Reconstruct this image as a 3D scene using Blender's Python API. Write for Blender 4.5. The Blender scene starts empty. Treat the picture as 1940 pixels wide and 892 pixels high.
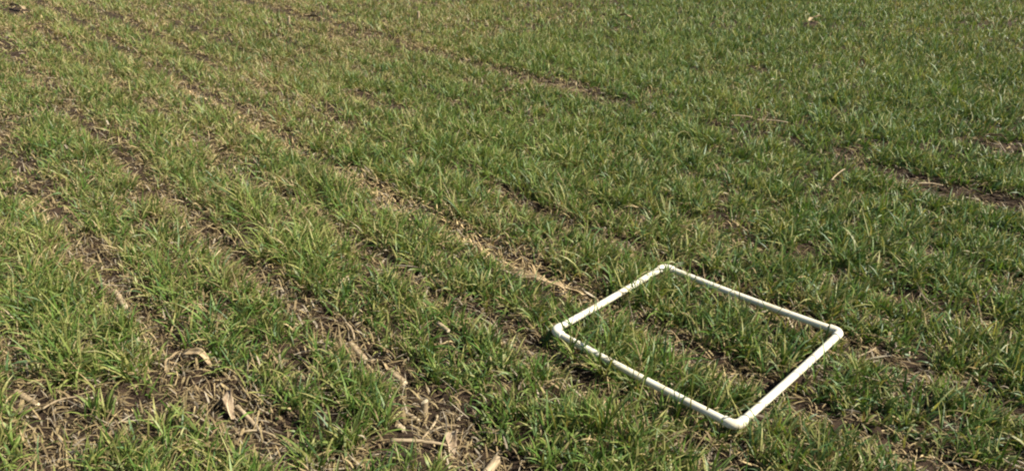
import bpy, bmesh, math
import numpy as np
from mathutils import Vector

R = np.random.default_rng(7)
scene = bpy.context.scene
COL = scene.collection

# ------------------------------------------------------------------ camera
CAM_H = 1.31
cam_data = bpy.data.cameras.new('camera')
cam_data.sensor_width = 36.0
cam_data.lens = 25.98
cam_data.clip_start = 0.02
cam_data.clip_end = 2000.0
cam = bpy.data.objects.new('camera', cam_data)
cam.location = (0, 0, CAM_H)
cam.rotation_euler = (math.radians(90 - 25.44), 0, 0)
COL.objects.link(cam)
scene.camera = cam

# ------------------------------------------------------------------ light
SUN_EL = math.radians(46)
SUN_XY = Vector((0.90, -0.12)).normalized()
SUN_DIR = Vector((SUN_XY.x * math.cos(SUN_EL), SUN_XY.y * math.cos(SUN_EL), math.sin(SUN_EL)))
world = bpy.data.worlds.new('World')
scene.world = world
world.use_nodes = True
wn = world.node_tree
bg = wn.nodes['Background']
sky = wn.nodes.new('ShaderNodeTexSky')
sky.sky_type = 'NISHITA'
sky.sun_disc = False
sky.sun_elevation = SUN_EL
sky.sun_rotation = math.atan2(SUN_XY.x, SUN_XY.y)
wn.links.new(sky.outputs[0], bg.inputs[0])
bg.inputs[1].default_value = 0.05
sun_data = bpy.data.lights.new('sun', 'SUN')
sun_data.energy = 5.0
sun_data.angle = math.radians(0.5)
sun_data.color = (1.0, 0.94, 0.82)
sun = bpy.data.objects.new('sun', sun_data)
sun.rotation_euler = SUN_DIR.to_track_quat('Z', 'Y').to_euler()
sun.location = (-4, 2, 6)
COL.objects.link(sun)

scene.view_settings.view_transform = 'Standard'
scene.view_settings.look = 'None'
scene.view_settings.gamma = 1.0
scene.view_settings.use_curve_mapping = False
scene.view_settings.exposure = 1.27
scene.render.engine = 'CYCLES'
scene.cycles.filter_width = 2.1
scene.cycles.max_bounces = 8
scene.cycles.transmission_bounces = 6

# ------------------------------------------------------------------ field maths
def vnoise(x, y, scale, seed):
    x = np.asarray(x, float) / scale + seed * 17.31
    y = np.asarray(y, float) / scale + seed * 9.77
    xi = np.floor(x).astype(np.int64); yi = np.floor(y).astype(np.int64)
    fx = x - xi; fy = y - yi
    fx = fx * fx * (3 - 2 * fx); fy = fy * fy * (3 - 2 * fy)
    def h(a, b):
        n = (a * 374761393 + b * 668265263 + seed * 974634777) & 0xffffffff
        n = ((n ^ (n >> 13)) * 1274126177) & 0xffffffff
        return ((n ^ (n >> 16)) & 0xffff) / 65535.0
    return (h(xi, yi) * (1 - fx) + h(xi + 1, yi) * fx) * (1 - fy) + \
           (h(xi, yi + 1) * (1 - fx) + h(xi + 1, yi + 1) * fx) * fy

def sstep(a, b, x):
    t = np.clip((x - a) / (b - a), 0, 1)
    return t * t * (3 - 2 * t)

ROW_A = math.radians(132.5)                      # direction the drill rows run in
RT = np.array([math.cos(ROW_A), math.sin(ROW_A)])
RN = np.array([math.sin(ROW_A), -math.cos(ROW_A)])
GAPS = np.array([-1.05, -0.655, -0.26, 0.135, 0.53, 0.95, 1.345, 1.715, 2.11, 2.51, 2.92, 3.33, 3.74,
                 4.13, 4.53, 4.92, 5.32, 5.71, 6.11, 6.5, 6.9, 7.3, 7.7, 8.1, 8.5, 8.9, 9.3, 9.7, 10.1, 10.5, 10.9, 11.3])
GSTR = np.array([.6, .6, .7, .85, 1., 1., .85, 1.05, .95, .7, .6, .65, 1.15,
                 .6, .65, .6, .55, .6, .55, .6, .55, .55, .5, .5, .5, .5, .5, .5, .5, .5, .5, .5])
# patches of bare soil and litter: x, y, radius
SPOTS = np.array([(-1.5, 1.85, .07), (-1.24, 1.58, .09), (-1.12, 1.52, .07), (-1.03, 1.88, .06), (-.96, 1.77, .07),
 (-.81, 1.7, .09), (-.7, 1.59, .09), (-.61, 1.52, .08), (-.97, 1.65, .05), (-.25, 1.63, .1), (-.17, 1.52, .09),
 (-.4, 1.83, .06), (-.52, 1.99, .05), (-.63, 2.1, .06), (-.73, 2.21, .06), (-.65, 1.85, .06), (-1.31, 2.21, .06),
 (-1.44, 2.34, .06), (-1.25, 2.71, .08), (-1.05, 2.5, .07), (.08, 2.44, .08), (.23, 2.3, .07), (.05, 1.99, .05),
 (.15, 1.88, .07), (-.56, 2.5, .06), (-.41, 2.42, .06), (.35, 5.33, .13), (.12, 5.46, .12), (.51, 5.03, .12),
 (-.29, 5.9, .1), (1.89, 3.5, .11), (1.97, 3.29, .12), (2.06, 3.13, .12), (2.23, 3.09, .14), (1.41, 3.09, .07),
 (1.35, 3.32, .06), (2.64, 3.87, .12), (1.82, 3.79, .1), (1.4, 4.11, .05), (1.18, 4.32, .05), (1.58, 3.98, .05), (1.08, 1.93, .06),
 (1.14, 1.82, .06), (.69, 1.85, .035), (.37, 1.58, .06), (.8, 1.64, .05), (-2.29, 3.19, .09),
 (-1.98, 2.95, .08), (-1.68, 2.64, .07), (-.87, 3.47, .09), (-.55, 3.09, .08), (-.24, 2.76, .07), (-1.4, 7.13, .25),
 (-2.1, 8.2, .25), (-2.9, 4.55, .12), (-1.67, 3.19, .08), (-1.45, 3.54, .08), (-.36, 1.44, .06), (-.09, 1.42, .06),
 (-1.71, 5.03, .1), (-.44, 1.42, .05), (1.01, 1.99, .045),
 (-.71, 3.28, .06), (-.40, 2.93, .065), (-.08, 2.60, .06), (-1.05, 3.68, .06), (1.72, 3.66, .08), (2.35, 2.98, .11), (2.16, 3.22, .10), (2.5, 2.9, .1),
 (.23, 5.40, .09), (.43, 5.18, .09), (.72, 4.84, .07), (-.1, 5.68, .08), (-.5, 6.12, .08), (-.85, 6.5, .09)])

def gapness(x, y, w=.044, spots=True):
    """0 in the middle of a drilled band, up to 1 in a bare gap"""
    x = np.asarray(x, float); y = np.asarray(y, float)
    s = x * RN[0] + y * RN[1]; t = x * RT[0] + y * RT[1]
    s = s - .05 * np.maximum(t - 3.5, 0)                                # the rows swing slightly in the distance
    s = s + (vnoise(t, s, .35, 3) - .5) * .045 + (vnoise(t, s, 1.6, 4) - .5) * .03 * sstep(2, 5, t)
    w = w * (1 + .45 * sstep(3.0, 6.0, t))
    k = np.clip(np.searchsorted((GAPS[1:] + GAPS[:-1]) / 2, s), 0, len(GAPS) - 1)
    d = s - GAPS[k]
    g = GSTR[k] * (.60 + .58 * vnoise(t, GAPS[k] * 3, .28, 5)) * np.exp(-(d / w) ** 2)
    # weak joint between the two drill rows of one band
    d2 = np.minimum(np.abs(d - .195), np.abs(d + .195))
    g = np.maximum(g, .45 * (vnoise(t, s, .22, 6)) * np.exp(-(d2 / .03) ** 2))
    for (px, py, r) in (SPOTS if spots else ()):
        q = ((x - px) * RT[0] + (y - py) * RT[1]) / (r * 1.15), ((x - px) * RN[0] + (y - py) * RN[1]) / (r * .78)
        dd = q[0] ** 2 + q[1] ** 2
        m = dd < 4
        g = np.where(m, np.maximum(g, .96 * np.exp(-(dd ** 1.6) * .8)), g)
    return np.clip(g, 0, 1)

SPOTS[:, 2] *= np.where(SPOTS[:, 1] > 3.0, 1.4, 1.0)

def ground_z(x, y, g=None):
    if g is None: g = gapness(x, y)
    r = np.hypot(x, y)
    fade = 1 - sstep(20, 60, r)
    z = -.030 * g + .016 * (vnoise(x, y, .16, 11) - .5) + .010 * (vnoise(x, y, .06, 12) - .5) + .05 * (vnoise(x, y, 1.5, 13) - .5) * sstep(2.2, 4, r)
    return z * fade

# the frame's four corners, far / left / near / right
FRAME_Z = .044
FC = np.array([(0.5554, 2.3874), (0.1301, 1.9699), (0.58, 1.5126), (1.0233, 1.9468)])
FSEG = [(FC[i], FC[(i + 1) % 4]) for i in range(4)]

def seg_dist(x, y, a, b):
    ax, ay = a; bx, by = b
    l2 = (bx - ax) ** 2 + (by - ay) ** 2 + 1e-9
    u = np.clip(((x - ax) * (bx - ax) + (y - ay) * (by - ay)) / l2, 0, 1)
    return np.hypot(x - ax - u * (bx - ax), y - ay - u * (by - ay))

# ------------------------------------------------------------------ materials
def new_mat(name):
    m = bpy.data.materials.new(name); m.use_nodes = True
    nt = m.node_tree; nt.nodes.clear()
    return m, nt, nt.nodes.new('ShaderNodeOutputMaterial')

def nd(nt, t, **kw):
    n = nt.nodes.new(t)
    for k, v in kw.items(): setattr(n, k, v)
    return n

def ramp(nt, stops):
    n = nt.nodes.new('ShaderNodeValToRGB'); e = n.color_ramp.elements
    while len(e) < len(stops): e.new(.5)
    for i, (p, c) in enumerate(stops): e[i].position = p; e[i].color = (*c, 1)
    return n

def leaf_material(name, trans, rough, spec):
    m, nt, out = new_mat(name)
    at = nd(nt, 'ShaderNodeAttribute', attribute_name='col')
    geo = nd(nt, 'ShaderNodeTexCoord')
    no = nd(nt, 'ShaderNodeTexNoise'); no.inputs['Scale'].default_value = 90; no.inputs['Detail'].default_value = 3
    nt.links.new(geo.outputs['Object'], no.inputs['Vector'])
    mr = nd(nt, 'ShaderNodeMapRange'); mr.inputs['From Min'].default_value = .3; mr.inputs['From Max'].default_value = .7
    mr.inputs['To Min'].default_value = .8; mr.inputs['To Max'].default_value = 1.2
    nt.links.new(no.outputs['Fac'], mr.inputs['Value'])
    mx = nd(nt, 'ShaderNodeVectorMath', operation='SCALE')
    nt.links.new(at.outputs['Color'], mx.inputs[0]); nt.links.new(mr.outputs[0], mx.inputs['Scale'])
    p = nd(nt, 'ShaderNodeBsdfPrincipled')
    nt.links.new(mx.outputs[0], p.inputs['Base Color'])
    p.inputs['Roughness'].default_value = rough; p.inputs['Specular IOR Level'].default_value = spec
    tr = nd(nt, 'ShaderNodeBsdfTranslucent')
    tint = nd(nt, 'ShaderNodeVectorMath', operation='MULTIPLY'); tint.inputs[1].default_value = (1.25, 1.2, .6)
    nt.links.new(mx.outputs[0], tint.inputs[0]); nt.links.new(tint.outputs[0], tr.inputs['Color'])
    ms = nd(nt, 'ShaderNodeMixShader'); ms.inputs[0].default_value = trans
    nt.links.new(p.outputs[0], ms.inputs[1]); nt.links.new(tr.outputs[0], ms.inputs[2])
    nt.links.new(ms.outputs[0], out.inputs['Surface'])
    return m

M_GRASS = leaf_material('grass_blade', .28, .48, .28)
M_LITTER = leaf_material('straw', .12, .75, .2)

def soil_material():
    m, nt, out = new_mat('soil')
    tc = nd(nt, 'ShaderNodeTexCoord')
    n1 = nd(nt, 'ShaderNodeTexNoise'); n1.inputs['Scale'].default_value = 9; n1.inputs['Detail'].default_value = 6
    n2 = nd(nt, 'ShaderNodeTexNoise'); n2.inputs['Scale'].default_value = 70; n2.inputs['Detail'].default_value = 8; n2.inputs['Roughness'].default_value = .7
    for n in (n1, n2): nt.links.new(tc.outputs['Object'], n.inputs['Vector'])
    r1 = ramp(nt, [(.3, (.018, .012, .008)), (.55, (.038, .026, .017)), (.75, (.070, .050, .032))])
    nt.links.new(n2.outputs['Fac'], r1.inputs[0])
    r2 = ramp(nt, [(.35, (.75, .72, .7)), (.7, (1.3, 1.2, 1.1))]); nt.links.new(n1.outputs['Fac'], r2.inputs[0])
    mul = nd(nt, 'ShaderNodeMix', data_type='RGBA', blend_type='MULTIPLY'); mul.inputs['Factor'].default_value = 1
    nt.links.new(r1.outputs[0], mul.inputs['A']); nt.links.new(r2.outputs[0], mul.inputs['B'])
    # far away the crop closes over the soil
    ln = nd(nt, 'ShaderNodeVectorMath', operation='LENGTH'); nt.links.new(tc.outputs['Object'], ln.inputs[0])
    mr = nd(nt, 'ShaderNodeMapRange'); mr.inputs['From Min'].default_value = 14; mr.inputs['From Max'].default_value = 16
    nt.links.new(ln.outputs['Value'], mr.inputs['Value'])
    r3 = ramp(nt, [(.3, (.07, .10, .025)), (.7, (.15, .16, .05))]); nt.links.new(n1.outputs['Fac'], r3.inputs[0])
    mx = nd(nt, 'ShaderNodeMix', data_type='RGBA'); nt.links.new(mr.outputs[0], mx.inputs['Factor'])
    nt.links.new(mul.outputs['Result'], mx.inputs['A']); nt.links.new(r3.outputs[0], mx.inputs['B'])
    p = nd(nt, 'ShaderNodeBsdfPrincipled'); p.inputs['Roughness'].default_value = .95; p.inputs['Specular IOR Level'].default_value = .15
    nt.links.new(mx.outputs['Result'], p.inputs['Base Color'])
    b = nd(nt, 'ShaderNodeBump'); b.inputs['Strength'].default_value = .9; b.inputs['Distance'].default_value = .012
    nt.links.new(n2.outputs['Fac'], b.inputs['Height']); nt.links.new(b.outputs[0], p.inputs['Normal'])
    nt.links.new(p.outputs[0], out.inputs['Surface'])
    return m
M_SOIL = soil_material()

def plastic_material(name, base, dirt_amount):
    m, nt, out = new_mat(name)
    tc = nd(nt, 'ShaderNodeTexCoord')
    n1 = nd(nt, 'ShaderNodeTexNoise'); n1.inputs['Scale'].default_value = 26; n1.inputs['Detail'].default_value = 7; n1.inputs['Roughness'].default_value = .65
    nt.links.new(tc.outputs['Object'], n1.inputs['Vector'])
    r = ramp(nt, [(.50, base), (.66, tuple(c * k for c, k in zip(base, (.93, .88, .78)))), (.80, (.50, .40, .27))])
    mp = nd(nt, 'ShaderNodeMath', operation='MULTIPLY_ADD'); mp.inputs[1].default_value = 1; mp.inputs[2].default_value = dirt_amount
    nt.links.new(n1.outputs['Fac'], mp.inputs[0]); nt.links.new(mp.outputs[0], r.inputs[0])
    p = nd(nt, 'ShaderNodeBsdfPrincipled'); p.inputs['Roughness'].default_value = .42
    nt.links.new(r.outputs[0], p.inputs['Base Color'])
    nt.links.new(p.outputs[0], out.inputs['Surface'])
    return m
M_PIPE = plastic_material('white_plastic_pipe', (.60, .565, .45), .05)
M_ELBOW = plastic_material('white_plastic_elbow', (.61, .58, .48), .08)

def residue_material(name, c0, c1, c2, stretch):
    m, nt, out = new_mat(name)
    tc = nd(nt, 'ShaderNodeTexCoord'); oi = nd(nt, 'ShaderNodeObjectInfo')
    mp = nd(nt, 'ShaderNodeMapping'); mp.inputs['Scale'].default_value = stretch
    nt.links.new(tc.outputs['Object'], mp.inputs['Vector'])
    n = nd(nt, 'ShaderNodeTexNoise'); n.noise_dimensions = '4D'; n.inputs['Scale'].default_value = 1; n.inputs['Detail'].default_value = 6; n.inputs['Roughness'].default_value = .65
    nt.links.new(mp.outputs[0], n.inputs['Vector']); nt.links.new(oi.outputs['Random'], n.inputs['W'])
    r = ramp(nt, [(.3, c0), (.5, c1), (.72, c2)]); nt.links.new(n.outputs['Fac'], r.inputs[0])
    p = nd(nt, 'ShaderNodeBsdfPrincipled'); p.inputs['Roughness'].default_value = .7; p.inputs['Specular IOR Level'].default_value = .25
    nt.links.new(r.outputs[0], p.inputs['Base Color'])
    b = nd(nt, 'ShaderNodeBump'); b.inputs['Strength'].default_value = .5; b.inputs['Distance'].default_value = .002
    nt.links.new(n.outputs['Fac'], b.inputs['Height']); nt.links.new(b.outputs[0], p.inputs['Normal'])
    nt.links.new(p.outputs[0], out.inputs['Surface'])
    return m
M_RIND = residue_material('corn_rind', (.11, .08, .048), (.28, .21, .125), (.42, .345, .22), (25, 160, 160))
M_PITH = residue_material('corn_pith', (.30, .23, .13), (.48, .40, .26), (.66, .60, .46), (120, 120, 120))
M_LEAF = residue_material('dry_corn_leaf', (.15, .10, .055), (.29, .21, .115), (.42, .33, .19), (20, 150, 150))
M_HUSK = residue_material('reddish_husk', (.10, .065, .042), (.22, .16, .10), (.34, .265, .17), (20, 150, 150))

# ------------------------------------------------------------------ mesh helpers
def raw_mesh(name, verts, faces_list, mat, col=None, smooth=True):
    """verts (n,3); faces_list: arrays of (m,k) indices"""
    me = bpy.data.meshes.new(name)
    me.vertices.add(len(verts)); me.vertices.foreach_set('co', np.ascontiguousarray(verts, np.float32).ravel())
    loops = np.concatenate([f.ravel() for f in faces_list]).astype(np.int32)
    tot = np.concatenate([np.full(len(f), f.shape[1]) for f in faces_list]).astype(np.int32)
    start = np.concatenate([[0], np.cumsum(tot)[:-1]]).astype(np.int32)
    me.loops.add(len(loops)); me.loops.foreach_set('vertex_index', loops)
    me.polygons.add(len(tot)); me.polygons.foreach_set('loop_start', start); me.polygons.foreach_set('loop_total', tot)
    me.polygons.foreach_set('use_smooth', np.full(len(tot), smooth))
    if col is not None:
        ca = me.color_attributes.new('col', 'FLOAT_COLOR', 'POINT')
        c4 = np.ones((len(verts), 4), np.float32); c4[:, :3] = col
        ca.data.foreach_set('color', c4.ravel())
    me.update(calc_edges=True); me.materials.append(mat)
    return me

def link(name, me, parent=None):
    o = bpy.data.objects.new(name, me); COL.objects.link(o)
    if parent: o.parent = parent
    return o

def tag(o, label, cat, group=None, kind=None):
    o['label'] = label; o['category'] = cat
    if group: o['group'] = group
    if kind: o['kind'] = kind
    return o

# ------------------------------------------------------------------ ground
NX = 260
u = np.linspace(-1, 1, NX)
gx = 1.5 * np.sinh(6.0 * u); gy = 2.3 + 1.5 * np.sinh(6.0 * u)
GX, GY = np.meshgrid(gx, gy)
gv = np.stack([GX.ravel(), GY.ravel(), ground_z(GX.ravel(), GY.ravel())], 1)
i = np.arange(NX * NX).reshape(NX, NX)
gf = np.stack([i[:-1, :-1], i[:-1, 1:], i[1:, 1:], i[1:, :-1]], -1).reshape(-1, 4)
ground = link('ground', raw_mesh('ground', gv, [gf], M_SOIL))
tag(ground, 'dark brown crumbly field soil showing between the grass rows', 'soil', kind='structure')

# ------------------------------------------------------------------ white pipe frame
def sweep(pts, rad, n=20):
    """tube along pts (m,3) with radii rad (m,), closed ends"""
    pts = np.asarray(pts, float); m = len(pts); rad = np.broadcast_to(rad, (m,))
    tan = np.gradient(pts, axis=0); tan /= np.linalg.norm(tan, axis=1)[:, None]
    ref = np.array([0, 0, 1.0]) if abs(tan[:, 2]).max() < .85 else np.array([1.0, .2, 0])
    s = np.cross(tan, ref); s /= np.linalg.norm(s, axis=1)[:, None]; w = np.cross(s, tan)
    a = np.linspace(0, 2 * np.pi, n, endpoint=False)
    v = (pts[:, None] + rad[:, None, None] * (np.cos(a)[None, :, None] * s[:, None] + np.sin(a)[None, :, None] * w[:, None])).reshape(-1, 3)
    k = np.arange(m * n).reshape(m, n); k2 = np.roll(k, -1, 1)
    f = np.stack([k[:-1], k2[:-1], k2[1:], k[1:]], -1).reshape(-1, 4)
    return v, [f, k[0][::-1][None], k[-1][None]]

PR, ER = .0110, .0137
cen = FC.mean(0)
frame = bpy.data.objects.new('quadrat_frame', None); COL.objects.link(frame)
frame.location = (cen[0], cen[1], 0)
tag(frame, 'square white plastic pipe sampling frame lying on the grass', 'pipe frame')
CZ = [FRAME_Z + .004, FRAME_Z - .003, FRAME_Z, FRAME_Z + .006]
C3 = [np.array([FC[k][0] - cen[0], FC[k][1] - cen[1], CZ[k]]) for k in range(4)]
for k in range(4):
    a, b = C3[k], C3[(k + 1) % 4]
    d = (b - a) / np.linalg.norm(b - a)
    tt = np.linspace(0, 1, 24)
    pts = (a + d * .022)[None] * (1 - tt)[:, None] + (b - d * .022)[None] * tt[:, None]
    pts[:, 2] -= .004 * np.sin(tt * np.pi)                       # the pipe sags a little between its corners
    v, f = sweep(pts, PR, 24)
    link('pipe', raw_mesh('pipe', v, f, M_PIPE), frame)
for k in range(4):
    c = C3[k]; p0 = C3[k - 1]; p1 = C3[(k + 1) % 4]
    d0 = (p0 - c) / np.linalg.norm(p0 - c); d1 = (p1 - c) / np.linalg.norm(p1 - c)
    S = .038; B = .024
    path = [c + d0 * q for q in np.linspace(S, B, 6)]
    for q in np.linspace(.12, .88, 8):
        path.append((1 - q) ** 2 * (c + d0 * B) + q ** 2 * (c + d1 * B) + 2 * q * (1 - q) * c)
    path += [c + d1 * q for q in np.linspace(B, S, 6)]
    rad = np.full(len(path), ER); rad[[0, -1]] = ER - .0014
    v, f = sweep(path, rad, 24)
    link('corner_elbow', raw_mesh('corner_elbow', v, f, M_ELBOW), frame)

# ------------------------------------------------------------------ corn residue, each piece a thing
CLEAR = []          # (a, b, radius) strips kept free of plants

def zg(x, y): return float(ground_z(np.array([x]), np.array([y]))[0])

def local_path(p0, p1, lift0, lift1, n, bend=0, bendz=0):
    p0 = np.array(p0); p1 = np.array(p1); mid = (p0 + p1) / 2
    L = np.linalg.norm(p1 - p0); d = (p1 - p0) / L; nrm = np.array([-d[1], d[0]])
    zc = zg(*mid)
    t = np.linspace(0, 1, n)
    x = (t - .5) * L
    y = bend * 4 * t * (1 - t)
    z = lift0 * (1 - t) + lift1 * t + bendz * 4 * t * (1 - t)
    return mid, math.atan2(d[1], d[0]), zc, np.stack([x, y, z], 1), L

def place(o, mid, rot, z):
    o.location = (mid[0], mid[1], z); o.rotation_euler = (0, 0, rot)

def stalk(name, label, p0, p1, rad, lift=(.0, .0), node=.35, bend=0, cat='corn stalk', clear=.026):
    mid, rot, zc, path, L = local_path(p0, p1, lift[0] + rad, lift[1] + rad, 14, bend)
    t = np.linspace(0, 1, 14)
    r = rad * (1 + .22 * np.exp(-((t - node) / .06) ** 2) + .08 * (R.random(14) - .5))
    v, f = sweep(path, r, 12)
    ang = np.tile(np.arange(12), 14)
    v = v + (R.random(v.shape) - .5) * rad * .14
    # ragged broken ends
    v[:12, 0] += (R.random(12) - .5) * rad * 1.0; v[-12:, 0] += (R.random(12) - .5) * rad * 1.0
    o = link(name, raw_mesh(name, v, f[:1], M_RIND)); place(o, mid, rot, zc + .002)
    for e in (0, -1):
        q = path[e]; sgn = -1 if e == 0 else 1
        rr = r[e] * .9
        a = np.linspace(0, 2 * np.pi, 12, endpoint=False)
        ring = np.stack([np.full(12, q[0] + sgn * rad * .05), q[1] + rr * np.cos(a), q[2] + rr * np.sin(a)], 1)
        ring2 = np.stack([np.full(12, q[0] + sgn * rad * .3) + (R.random(12) - .5) * rad * .3, q[1] + rr * .6 * np.cos(a), q[2] + rr * .6 * np.sin(a)], 1)
        vv = np.concatenate([ring, ring2, [q + np.array([sgn * rad * .2, 0, 0])]])
        k = np.arange(12); k2 = (k + 1) % 12
        link('pith', raw_mesh('pith', vv, [np.stack([k, k2, k2 + 12, k + 12], 1), np.stack([k + 12, k2 + 12, np.full(12, 24)], 1)], M_PITH), o)
    CLEAR.append((p0, p1, clear))
    return tag(o, label, cat, 'corn residue on the soil')

def straw(name, label, p0, p1, rad, lift=(.004, .01), bend=.008, cat='straw', clear=.03, mat=None):
    mid, rot, zc, path, L = local_path(p0, p1, lift[0] + rad, lift[1] + rad, 16, bend, .004)
    path[:, 1] += (R.random(16) - .5) * .0015
    r = rad * np.linspace(1.1, .75, 16) * (1 + .15 * (R.random(16) - .5)); r[5] *= 1.25
    v, f = sweep(path, r, 9)
    v[:, 2] = path.repeat(9, 0)[:, 2] + (v[:, 2] - path.repeat(9, 0)[:, 2]) * .6
    o = link(name, raw_mesh(name, v, f, mat or M_RIND)); place(o, mid, rot, zc + .002)
    CLEAR.append((p0, p1, clear))
    return tag(o, label, cat, 'corn residue on the soil')

def dry_leaf(name, label, p0, p1, width, lift=(.006, .012), bend=.01, arch=.012, mat=None, cat='dry leaf', clear=.035, twist=.5):
    n = 22; c = 7
    mid, rot, zc, path, L = local_path(p0, p1, lift[0], lift[1], n, bend, arch)
    t = np.linspace(0, 1, n)
    path[:, 2] += .004 * np.sin(t * 11 + R.random() * 6)
    wv = width * (.35 + .65 * np.sin(np.pi * np.clip(t * .85 + .12, 0, 1)) ** .7) * (1 + .2 * (R.random(n) - .5))
    tw = twist * np.sin(t * 3.1 + R.random() * 4)
    q = np.linspace(-1, 1, c)
    v = np.zeros((n, c, 3))
    for j, qq in enumerate(q):
        off = qq * wv / 2
        fold = abs(qq) ** 1.3 * wv * .28 + (R.random(n) - .5) * .0012
        v[:, j, 0] = path[:, 0] + (R.random(n) - .5) * .001
        v[:, j, 1] = path[:, 1] + off * np.cos(tw) - fold * np.sin(tw)
        v[:, j, 2] = np.maximum(path[:, 2] + off * np.sin(tw) + fold * np.cos(tw), .001)
    k = np.arange(n * c).reshape(n, c)
    f = np.stack([k[:-1, :-1], k[:-1, 1:], k[1:, 1:], k[1:, :-1]], -1).reshape(-1, 4)
    o = link(name, raw_mesh(name, v.reshape(-1, 3), [f], mat or M_LEAF)); place(o, mid, rot, zc + .003)
    so = o.modifiers.new('thickness', 'SOLIDIFY'); so.thickness = .0007
    rib = v[:, c // 2].copy(); rib[:, 2] += .0006
    vv, ff = sweep(rib, np.linspace(.0016, .0007, n) * (width / .03) ** .5, 6)
    link('midrib', raw_mesh('midrib', vv, ff, M_PITH), o)
    CLEAR.append((p0, p1, clear))
    return tag(o, label, cat, 'corn residue on the soil')

def stump(name, label, p, h, rad, lean):
    t = np.linspace(0, 1, 8)
    path = np.stack([lean[0] * t, lean[1] * t, -.01 + (h + .01) * t], 1)
    r = rad * (1 + .2 * np.exp(-((t - .3) / .12) ** 2) + .06 * (R.random(8) - .5))
    v, f = sweep(path, r, 12)
    v[-12:, 2] += (v[-12:, 0] - path[-1, 0]) * .5 + (R.random(12) - .5) * rad * .4
    o = link(name, raw_mesh(name, v, f[:1], M_RIND)); o.location = (p[0], p[1], zg(*p))
    top = v[-12:].copy(); ctr = top.mean(0) + np.array([0, 0, rad * .35])
    k = np.arange(12)
    link('pith', raw_mesh('pith', np.concatenate([top + np.array([0, 0, -.0006]), [ctr]]), [np.stack([k, (k + 1) % 12, np.full(12, 12)], 1)], M_PITH), o)
    CLEAR.append((p, (p[0], p[1] + .001), .045))
    return tag(o, label, 'corn stump', 'corn residue on the soil')

stalk('corn_stalk', 'short thick corn stalk chunk at the end of a straw, left of white frame', (-.514, 1.98), (-.453, 1.892), .011)
dry_leaf('corn_leaf', 'crumpled dry leaf between two stalk chunks in the bare gap', (-.435, 1.868), (-.375, 1.835), .03, arch=.005, twist=.9)
stalk('corn_stalk', 'stubby corn stalk chunk just up the gap from the pale upright stump', (-.367, 1.837), (-.315, 1.776), .0105)
stump('corn_stump', 'pale upright corn stump with whitish broken top in bare soil', (-.247, 1.645), .045, .0105, (.006, .0))
straw('corn_straw', 'straight tan stick slanting below the pale upright stump', (-.205, 1.622), (-.237, 1.521), .0036)
straw('corn_straw', 'longest pale stick lying level near the bottom edge', (-.314, 1.501), (-.160, 1.481), .0058, bend=.003, lift=(.012, .012), clear=.05)
dry_leaf('husk_shred', 'pinkish shredded husk at the right end of the longest pale stick', (-.159, 1.465), (-.142, 1.536), .034, lift=(.006, .035), arch=.012, mat=M_HUSK, cat='husk', twist=.9)
stalk('corn_stalk', 'tan stalk chunk cut by the bottom edge of the picture', (-.075, 1.380), (-.037, 1.440), .012, lift=(0, .012))
stalk('corn_stalk', 'lone pale stalk chunk in the far left gap of litter', (-1.411, 2.284), (-1.324, 2.179), .0105, lift=(.004, .004))
dry_leaf('corn_leaf', 'arched pale leaf curling over litter in the lower left gap', (-1.018, 1.885), (-.905, 1.837), .022, arch=.03, bend=.012)
dry_leaf('corn_leaf', 'short bright leaf end standing beside the arched pale leaf', (-1.030, 1.815), (-1.012, 1.885), .02, lift=(.008, .03))
dry_leaf('husk_leaf', 'folded upright grey tan husk leaf beside a reddish stick', (-.772, 1.620), (-.792, 1.695), .030, lift=(.006, .045), arch=.008, mat=M_HUSK, cat='husk', twist=.9, clear=.05)
stalk('corn_stalk', 'reddish tan stick leaning beside the folded husk leaf', (-.764, 1.652), (-.682, 1.572), .006, lift=(.022, .008))
stalk('corn_stalk', 'stalk piece at the left edge of the picture in bare soil', (-1.421, 1.721), (-1.326, 1.661), .0085)
dry_leaf('corn_leaf', 'flat tan leaf at the upper left end of the straw strip touching the frame', (-.020, 2.455), (.142, 2.322), .026, arch=.006)
dry_leaf('corn_leaf', 'long flat tan leaf at the frame end of the straw strip', (.110, 2.372), (.263, 2.254), .030, arch=.006)
dry_leaf('corn_leaf', 'narrow tan leaf along the near side of the straw strip', (.029, 2.394), (.186, 2.269), .02, arch=.008)
stalk('corn_stalk', 'small bright stalk chip among green blades left of the frame', (-.238, 2.017), (-.2, 1.971), .007, lift=(.03, .03), clear=.03)
straw('corn_straw', 'straight pale straw lying level in the upper right rows', (1.466, 4.302), (1.638, 4.248), .005, lift=(.03, .03), clear=.028)
straw('corn_straw', 'brownish straw just left of the straight pale straw', (1.346, 4.424), (1.466, 4.390), .005, lift=(.02, .02), clear=.028)
straw('corn_straw', 'pale straw slanting up to the right beyond the frame', (1.52, 3.29), (1.640, 3.43), .0034, lift=(.03, .035), bend=.002, clear=.022)
dry_leaf('corn_leaf', 'pale bent leaf over a dark hole at the right edge', (2.627, 3.949), (2.720, 3.900), .03, lift=(.045, .05), clear=.07)
straw('corn_straw', 'pale straw lying along the dark bare strip at right', (1.961, 3.341), (2.074, 3.313), .005, lift=(.02, .02), clear=.028)
dry_leaf('corn_leaf', 'pale leaf at the far end of the dark strip near the top edge', (-2.253, 8.226), (-1.995, 8.02), .06, lift=(.04, .05), clear=.1)
stump('corn_stump', 'tiny white stub near the top edge, right of the tan leaf', (-2.286, 7.76), .085, .014, (.01, 0))
stump('corn_stump', 'tiny white stub among green rows at the top centre', (-.994, 8.087), .085, .014, (.0, .01))
dry_leaf('corn_leaf', 'single pale leaf standing up among green blades at upper centre', (.108, 4.37), (.120, 4.41), .018, lift=(.03, .085), arch=0, clear=.04)
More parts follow.
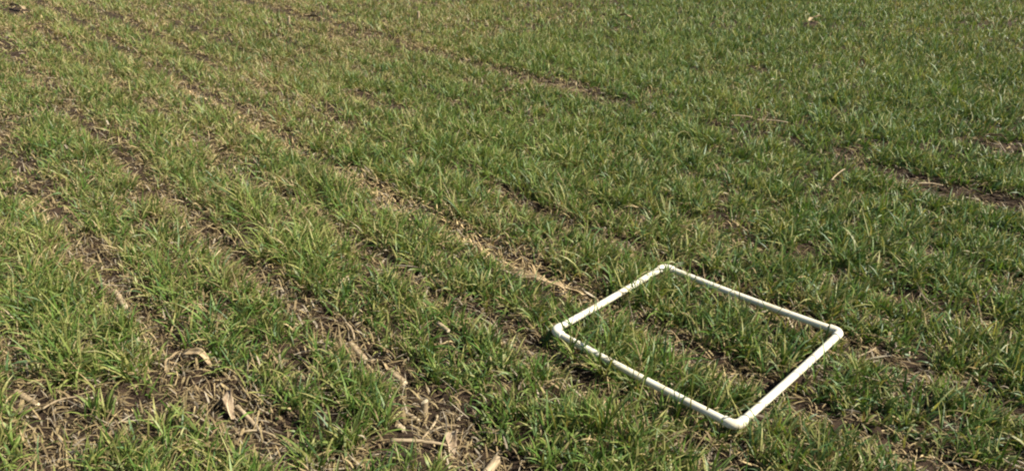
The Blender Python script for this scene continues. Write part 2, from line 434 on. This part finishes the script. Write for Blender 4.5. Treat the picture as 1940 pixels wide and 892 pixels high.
dry_leaf('corn_leaf', 'tan leaf scrap in green rows at the top right', (3.05, 7.80), (3.24, 7.98), .045, lift=(.05, .06), clear=.07)
dry_leaf('corn_leaf', 'pale leaf scrap in the top left corner', (-5.774, 8.825), (-5.454, 8.553), .06, lift=(.05, .05), clear=.12)
straw('corn_straw', 'thin curved straw in the litter at lower left', (-1.292, 1.633), (-1.211, 1.678), .0032, bend=.012, lift=(.015, .02))
straw('corn_straw', 'thin straw running down into the short thick stalk chunk', (-.552, 2.084), (-.505, 1.992), .004, lift=(.02, .012))
straw('corn_straw', 'thin straw right of the pale upright stump', (-.199, 1.636), (-.141, 1.595), .003)
straw('corn_straw', 'thin level straw above the longest pale stick', (-.215, 1.561), (-.139, 1.574), .0028)
stalk('corn_stalk', 'small pale stalk chip at the left foot of the upright stump', (-.285, 1.633), (-.257, 1.609), .007)
stalk('corn_stalk', 'smallest pale chip left of the straight slanting stick', (-.307, 1.567), (-.289, 1.554), .008)
straw('corn_straw', 'bent pale straw lying right of the frame corner', (1.030, 1.885), (1.133, 1.929), .003, bend=-.01, lift=(.02, .03))
straw('corn_straw', 'curved pale straw under the reddish stick at lower left', (-.740, 1.546), (-.623, 1.529), .0036, bend=.016)
dry_leaf('corn_leaf', 'tan leaf scrap in the row gap above the frame', (.487, 2.977), (.603, 2.909), .02, lift=(.02, .02))
dry_leaf('corn_leaf', 'thin pale leaf scrap at the top edge right of centre', (1.106, 7.953), (1.234, 7.888), .05, lift=(.05, .05), clear=.1)

# ------------------------------------------------------------------ grass blades
def strips(base, L, W, az, th0, curl, tw, nseg, c0, c1, prof):
    """vectorised tapering curved blades. returns verts, [quads, tris], colours"""
    n = len(L)
    P = np.zeros((n, nseg + 1, 3)); P[:, 0] = base
    D = np.zeros((n, nseg + 1, 3))
    for j in range(nseg + 1):
        th = th0 + curl * (j / nseg) ** 1.2
        D[:, j] = np.stack([np.cos(az) * np.sin(th), np.sin(az) * np.sin(th), np.cos(th)], 1)
        if j: P[:, j] = P[:, j - 1] + (D[:, j] + D[:, j - 1]) * .5 * (L / nseg)[:, None]
    side = np.stack([-np.sin(az), np.cos(az), np.zeros(n)], 1)
    V = np.zeros((n, 2 * nseg + 1, 3)); C = np.zeros((n, 2 * nseg + 1, 3))
    for j in range(nseg):
        a = tw * (.3 + j / nseg)
        up = np.cross(D[:, j], side)
        s = side * np.cos(a)[:, None] + up * np.sin(a)[:, None]
        w = (W * prof[j] * .5)[:, None]
        V[:, 2 * j] = P[:, j] - s * w; V[:, 2 * j + 1] = P[:, j] + s * w
        q = (j / nseg) ** 1.5
        C[:, 2 * j] = C[:, 2 * j + 1] = c0 * (1 - q) + c1 * q
    V[:, -1] = P[:, -1]; C[:, -1] = c1
    off = (np.arange(n) * (2 * nseg + 1))[:, None]
    Q = [np.array([2 * j, 2 * j + 1, 2 * j + 3, 2 * j + 2])[None] + off for j in range(nseg - 1)]
    T = np.array([2 * nseg - 2, 2 * nseg - 1, 2 * nseg])[None] + off
    return V.reshape(-1, 3), (np.concatenate(Q) if Q else np.zeros((0, 4), int)), T, C.reshape(-1, 3)

class Heap:
    def __init__(s): s.v = []; s.q = []; s.t = []; s.c = []; s.n = 0
    def add(s, V, Q, T, C):
        s.v.append(V); s.q.append(Q + s.n); s.t.append(T + s.n); s.c.append(C); s.n += len(V)
    def mesh(s, name, mat):
        fl = [a for a in (np.concatenate(s.q), np.concatenate(s.t)) if len(a)]
        return raw_mesh(name, np.concatenate(s.v), fl, mat, np.concatenate(s.c))

def wedge(n, r0, r1, half=48):
    r = np.sqrt(R.uniform(r0 * r0, r1 * r1, n)); a = np.radians(R.uniform(-half, half, n))
    return r * np.sin(a), r * np.cos(a)

def wedge_area(r0, r1, half=48): return math.radians(half) * (r1 * r1 - r0 * r0)

def clear_mask(x, y):
    keep = np.ones(len(x), bool)
    for a, b, r in CLEAR:
        d = seg_dist(x, y, a, b)
        # plants on the near side of a piece lean away from it
        d2 = seg_dist(x, y, (a[0], a[1] - r), (b[0], b[1] - r))
        keep &= ~((d < r) | ((d2 < r) & (R.random(len(x)) < .75)))
    return keep

G_DARK = np.array([.029, .068, .012]); G_MID = np.array([.072, .133, .021]); G_LIGHT = np.array([.175, .226, .052])
G_BLUE = np.array([.060, .110, .038]); YEL = np.array([.30, .275, .095]); TAN = np.array([.40, .31, .155]); BRN = np.array([.17, .115, .06])

grass = Heap()
LOD = [(.85, 4.2, 3250, 4, 62), (4.2, 7.2, 1850, 3, 54), (7.2, 12, 930, 2, 47), (12, 16.5, 210, 2, 46)]
for (r0, r1, dens, nseg, half) in LOD:
    n = int(wedge_area(r0, r1, half) * dens)
    x, y = wedge(n, r0, r1, half)
    g = gapness(x, y)
    clump = vnoise(x, y, .085, 21) * .65 + vnoise(x, y, .035, 22) * .35
    gp = g * (1 - .6 * sstep(2.8, 4.8, y) * sstep(-.5, -1.5, x - .12 * y))
    p = (1 - gp) ** 1.8 * np.where(np.abs(np.arctan2(x, y)) > (.86 if nseg == 4 else .68), .38, 1.0) * np.clip(.26 + 2.0 * (clump - .27), .06, 1)
    keep = (R.random(n) < p) & clear_mask(x, y)
    x, y, g = x[keep], y[keep], g[keep]
    n_field = len(x)
    if nseg == 4:                                                       # plants that hang over the pipes
        for (a, b), lo, hi, cnt in ((FSEG[1], .06, .36, 42), (FSEG[1], .3, .98, 20), (FSEG[2], .05, .95, 14), (FSEG[3], .05, .95, 16), (FSEG[0], .1, .95, 14)):
            q = R.uniform(lo, hi, cnt); ex = a[0] + (b[0] - a[0]) * q + R.normal(0, .006, cnt)
            ey = a[1] + (b[1] - a[1]) * q - R.uniform(.024, .045, cnt)
            x = np.concatenate([x, ex]); y = np.concatenate([y, ey]); g = np.concatenate([g, np.zeros(cnt)])
    n = len(x)
    gw = gapness(x, y, .135, False)
    vig = .72 + .5 * vnoise(x, y, .5, 23) * (1 - .35 * g)             # vigour of the plant
    left = sstep(1.2, -2.2, x - .12 * y)
    dry = .035 + .36 * (vnoise(x, y, 1.1, 24) - .35) + .13 * left + gw * (.10 + .30 * left + .30 * left * sstep(3, 6, y)) + .30 * (vnoise(x, y, .22, 25) - .5)
    vig = vig * (1.10 - .42 * gw) * (.68 + .64 * vnoise(x, y, .10, 27))
    dry = np.clip(dry, .05, .85)
    vig[n_field:] = R.uniform(.95, 1.25, n - n_field)
    nl = R.integers(4, 8, n)
    nl[n_field:] = R.integers(2, 5, n - n_field)
    rep = np.repeat(np.arange(n), nl); m = len(rep)
    bx = x[rep] + R.normal(0, .007, m); by = y[rep] + R.normal(0, .007, m)
    gz = ground_z(x, y, g)[rep] - .004
    dead = R.random(m) < dry[rep]
    L = np.clip(R.normal(.086, .026, m), .03, .16) * vig[rep]
    az = R.uniform(0, 2 * np.pi, m)
    wind = R.random(m) < .25
    az = np.where(wind, R.normal(.4, .6, m), az)
    th0 = np.abs(R.normal(.38, .28, m)); curl = np.abs(R.normal(.85, .55, m))
    th0 = np.where(dead, np.abs(R.normal(.75, .35, m)), th0); curl = np.where(dead, np.abs(R.normal(1.0, .5, m)), curl)
    L = np.where(dead, L * .85, L)
    W = np.clip(R.normal(.0046, .0014, m), .0022, .010) * np.where(dead, .75, 1) * (1 if nseg == 4 else 1.15 if nseg == 3 else 1.5 if r0 < 10 else 2.2)
    tw = R.normal(0, .8, m)
    # blades under and around the frame are pressed down
    near = np.full(m, 9.0)
    for a, b in FSEG:
        near = np.minimum(near, seg_dist(bx, by, a, b))
        near = np.minimum(near, seg_dist(bx, by, a - np.array([0, .035]), b - np.array([0, .035])))
    press = near < .034
    pass_over = R.random(m) < .55 + .4 * (np.hypot(bx - .22, by - 1.83) < .1)
    flat = press & ~pass_over & (rep < n_field)
    L = np.where(flat, np.minimum(L, R.uniform(.03, .06, m)), L)
    th0 = np.where(flat, th0 + .35, th0)
    # colour of the leaf itself
    k = np.clip(vnoise(bx, by, .7, 26) * .34 + vnoise(bx, by, 2.4, 28) * .2 + R.random(m) * .75 - .12, 0, 1)[:, None]
    c0 = np.where(k < .5, G_DARK + (G_MID - G_DARK) * k * 2, G_MID + (G_LIGHT - G_MID) * (k - .5) * 2)
    bl = (R.random(m) < .16 + .2 * (bx > .5))[:, None]
    c0 = np.where(bl, G_BLUE * (.75 + .5 * R.random((m, 1))), c0)
    c1 = c0 * 1.15
    tipy = (R.random(m) < .42 + .5 * dry[rep])[:, None]; q = R.random((m, 1))
    c1 = np.where(tipy, c0 * (1 - q) + (YEL * .9) * q, c1)
    ye = (R.random(m) < .14 + .34 * dry[rep])[:, None]
    c0 = np.where(ye, c0 * .45 + YEL * .5, c0); c1 = np.where(ye, YEL * (.8 + .4 * q), c1)
    dt = (TAN * (.55 + .6 * R.random((m, 1)))) * (1 - .35 * q) + BRN * .35 * q
    c0 = np.where(dead[:, None], dt, c0); c1 = np.where(dead[:, None], dt * 1.05, c1)
    prof = {4: [.75, 1.0, .95, .62], 3: [.8, 1.0, .7], 2: [.85, .9]}[nseg]
    V, Q, T, C = strips(np.stack([bx, by, gz], 1), L, W, az, th0, curl, tw, nseg, c0, c1, prof)
    # no blade may run through the pipes
    nv = 2 * nseg + 1
    VV = V.reshape(-1, nv, 3); hit = np.zeros(m, bool)
    cand = np.where(near < .2)[0]
    for a, b in FSEG:
        for jj in range(nv):
            pz = VV[cand, jj]
            dd = np.hypot(seg_dist(pz[:, 0], pz[:, 1], a, b), pz[:, 2] - FRAME_Z)
            hit[cand] |= dd < .0135
    if hit.any():
        ok = ~hit; sel = np.where(ok)[0]
        V, Q, T, C = strips(np.stack([bx, by, gz], 1)[sel], L[sel], W[sel], az[sel], th0[sel], curl[sel], tw[sel], nseg, c0[sel], c1[sel], prof)
    grass.add(V, Q, T, C)
grass_o = link('cover_crop_grass', grass.mesh('cover_crop_grass', M_GRASS))
tag(grass_o, 'short green and yellowing grass crop drilled in long diagonal rows', 'grass', kind='stuff')

# ------------------------------------------------------------------ loose straw litter
lit = Heap()
for (r0, r1, dens, nseg, wk) in [(.85, 3.6, 7500, 3, 1), (3.6, 6.5, 3600, 2, 1.3), (6.5, 11, 800, 2, 2.0)]:
    half = 54 if r0 < 1 else 43
    n = int(wedge_area(r0, r1, half) * dens)
    x, y = wedge(n, r0, r1, half)
    g = gapness(x, y)
    pn = vnoise(x, y, .14, 31)
    p = np.clip(.10 + 1.7 * g * (.45 + 1.0 * pn), 0, 1)
    p = p * np.where((x > 1.3) & (y > 2.7), .4, 1.0)
    k = R.random(n) < p
    x, y, g, pn = x[k], y[k], g[k], pn[k]; n = len(x)
    L = np.clip(R.lognormal(-3.15, .5, n), .012, .13); W = np.clip(R.lognormal(-5.75, .4, n), .0015, .010) * wk
    # much of the straw lies along the rows
    az = np.where(R.random(n) < .35, ROW_A + R.normal(0, .4, n) + np.pi * R.integers(0, 2, n), R.uniform(0, 2 * np.pi, n))
    th0 = R.normal(1.40, .17, n); curl = R.normal(.15, .3, n); tw = R.normal(0, .5, n)
    st = R.random(n) < .45                                              # short curled stubs that still stand
    th0 = np.where(st, np.abs(R.normal(.6, .4, n)), th0); curl = np.where(st, R.normal(1.3, .6, n), curl); L = np.where(st, np.clip(L, .015, .05), L)
    z = ground_z(x, y, g) + .003 + R.random(n) * .012
    sh = R.random((n, 1)); tone = R.random((n, 1))
    sh = np.sqrt(sh)
    c = (TAN * (1 - sh * .8) + BRN * sh * .8) * (.45 + .68 * tone)
    c = c * (.88 + .9 * (np.abs(x * RN[0] + y * RN[1] - 1.715) < .07) * np.where(x < .3, 1, .25))[:, None]
    gy_ = (R.random(n) < .25)[:, None]
    c = np.where(gy_, np.array([.27, .225, .16]) * (.5 + .7 * tone), c)
    prof = {3: [.8, 1, .8], 2: [.9, .9]}[nseg]
    V, Q, T, C = strips(np.stack([x, y, z], 1), L, W, az, th0, curl, tw, nseg, c, c * 1.05, prof)
    lit.add(V, Q, T, C)
lit_o = link('straw_litter', lit.mesh('straw_litter', M_LITTER))
tag(lit_o, 'loose tan straw and dead leaf litter in the row gaps', 'straw litter', kind='stuff')

# ------------------------------------------------------------------ soil crumbs
bm = bmesh.new(); bmesh.ops.create_icosphere(bm, subdivisions=1, radius=1)
iv = np.array([v.co[:] for v in bm.verts]); itri = np.array([[v.index for v in f.verts] for f in bm.faces]); bm.free()
n = int(wedge_area(.9, 5) * 2600)
x, y = wedge(n, .9, 5); g = gapness(x, y)
k = R.random(n) < np.clip((g - .25) * 1.0, 0, .8)
x, y, g = x[k], y[k], g[k]; n = len(x)
rad = np.clip(R.lognormal(-5.1, .5, n), .0025, .022)
V = iv[None] * (1 + .55 * (R.random((n, len(iv), 1)) - .5)) * rad[:, None, None] * np.stack([R.uniform(.7, 1.3, n), R.uniform(.7, 1.3, n), R.uniform(.5, .9, n)], 1)[:, None]
V = V + np.stack([x, y, ground_z(x, y, g) + rad * .25], 1)[:, None]
F = itri[None] + (np.arange(n) * len(iv))[:, None, None]
crumb = link('soil_crumbs', raw_mesh('soil_crumbs', V.reshape(-1, 3), [F.reshape(-1, 3)], M_SOIL, smooth=False))
tag(crumb, 'small dark clods of soil scattered in the bare gaps', 'soil clods', kind='stuff')
print('TRIS', sum(len(p.data.loops) - 2 * len(p.data.polygons) for p in bpy.data.objects if p.type == 'MESH'), 'blades verts', grass.n, 'litter verts', lit.n, 'crumbs', n)
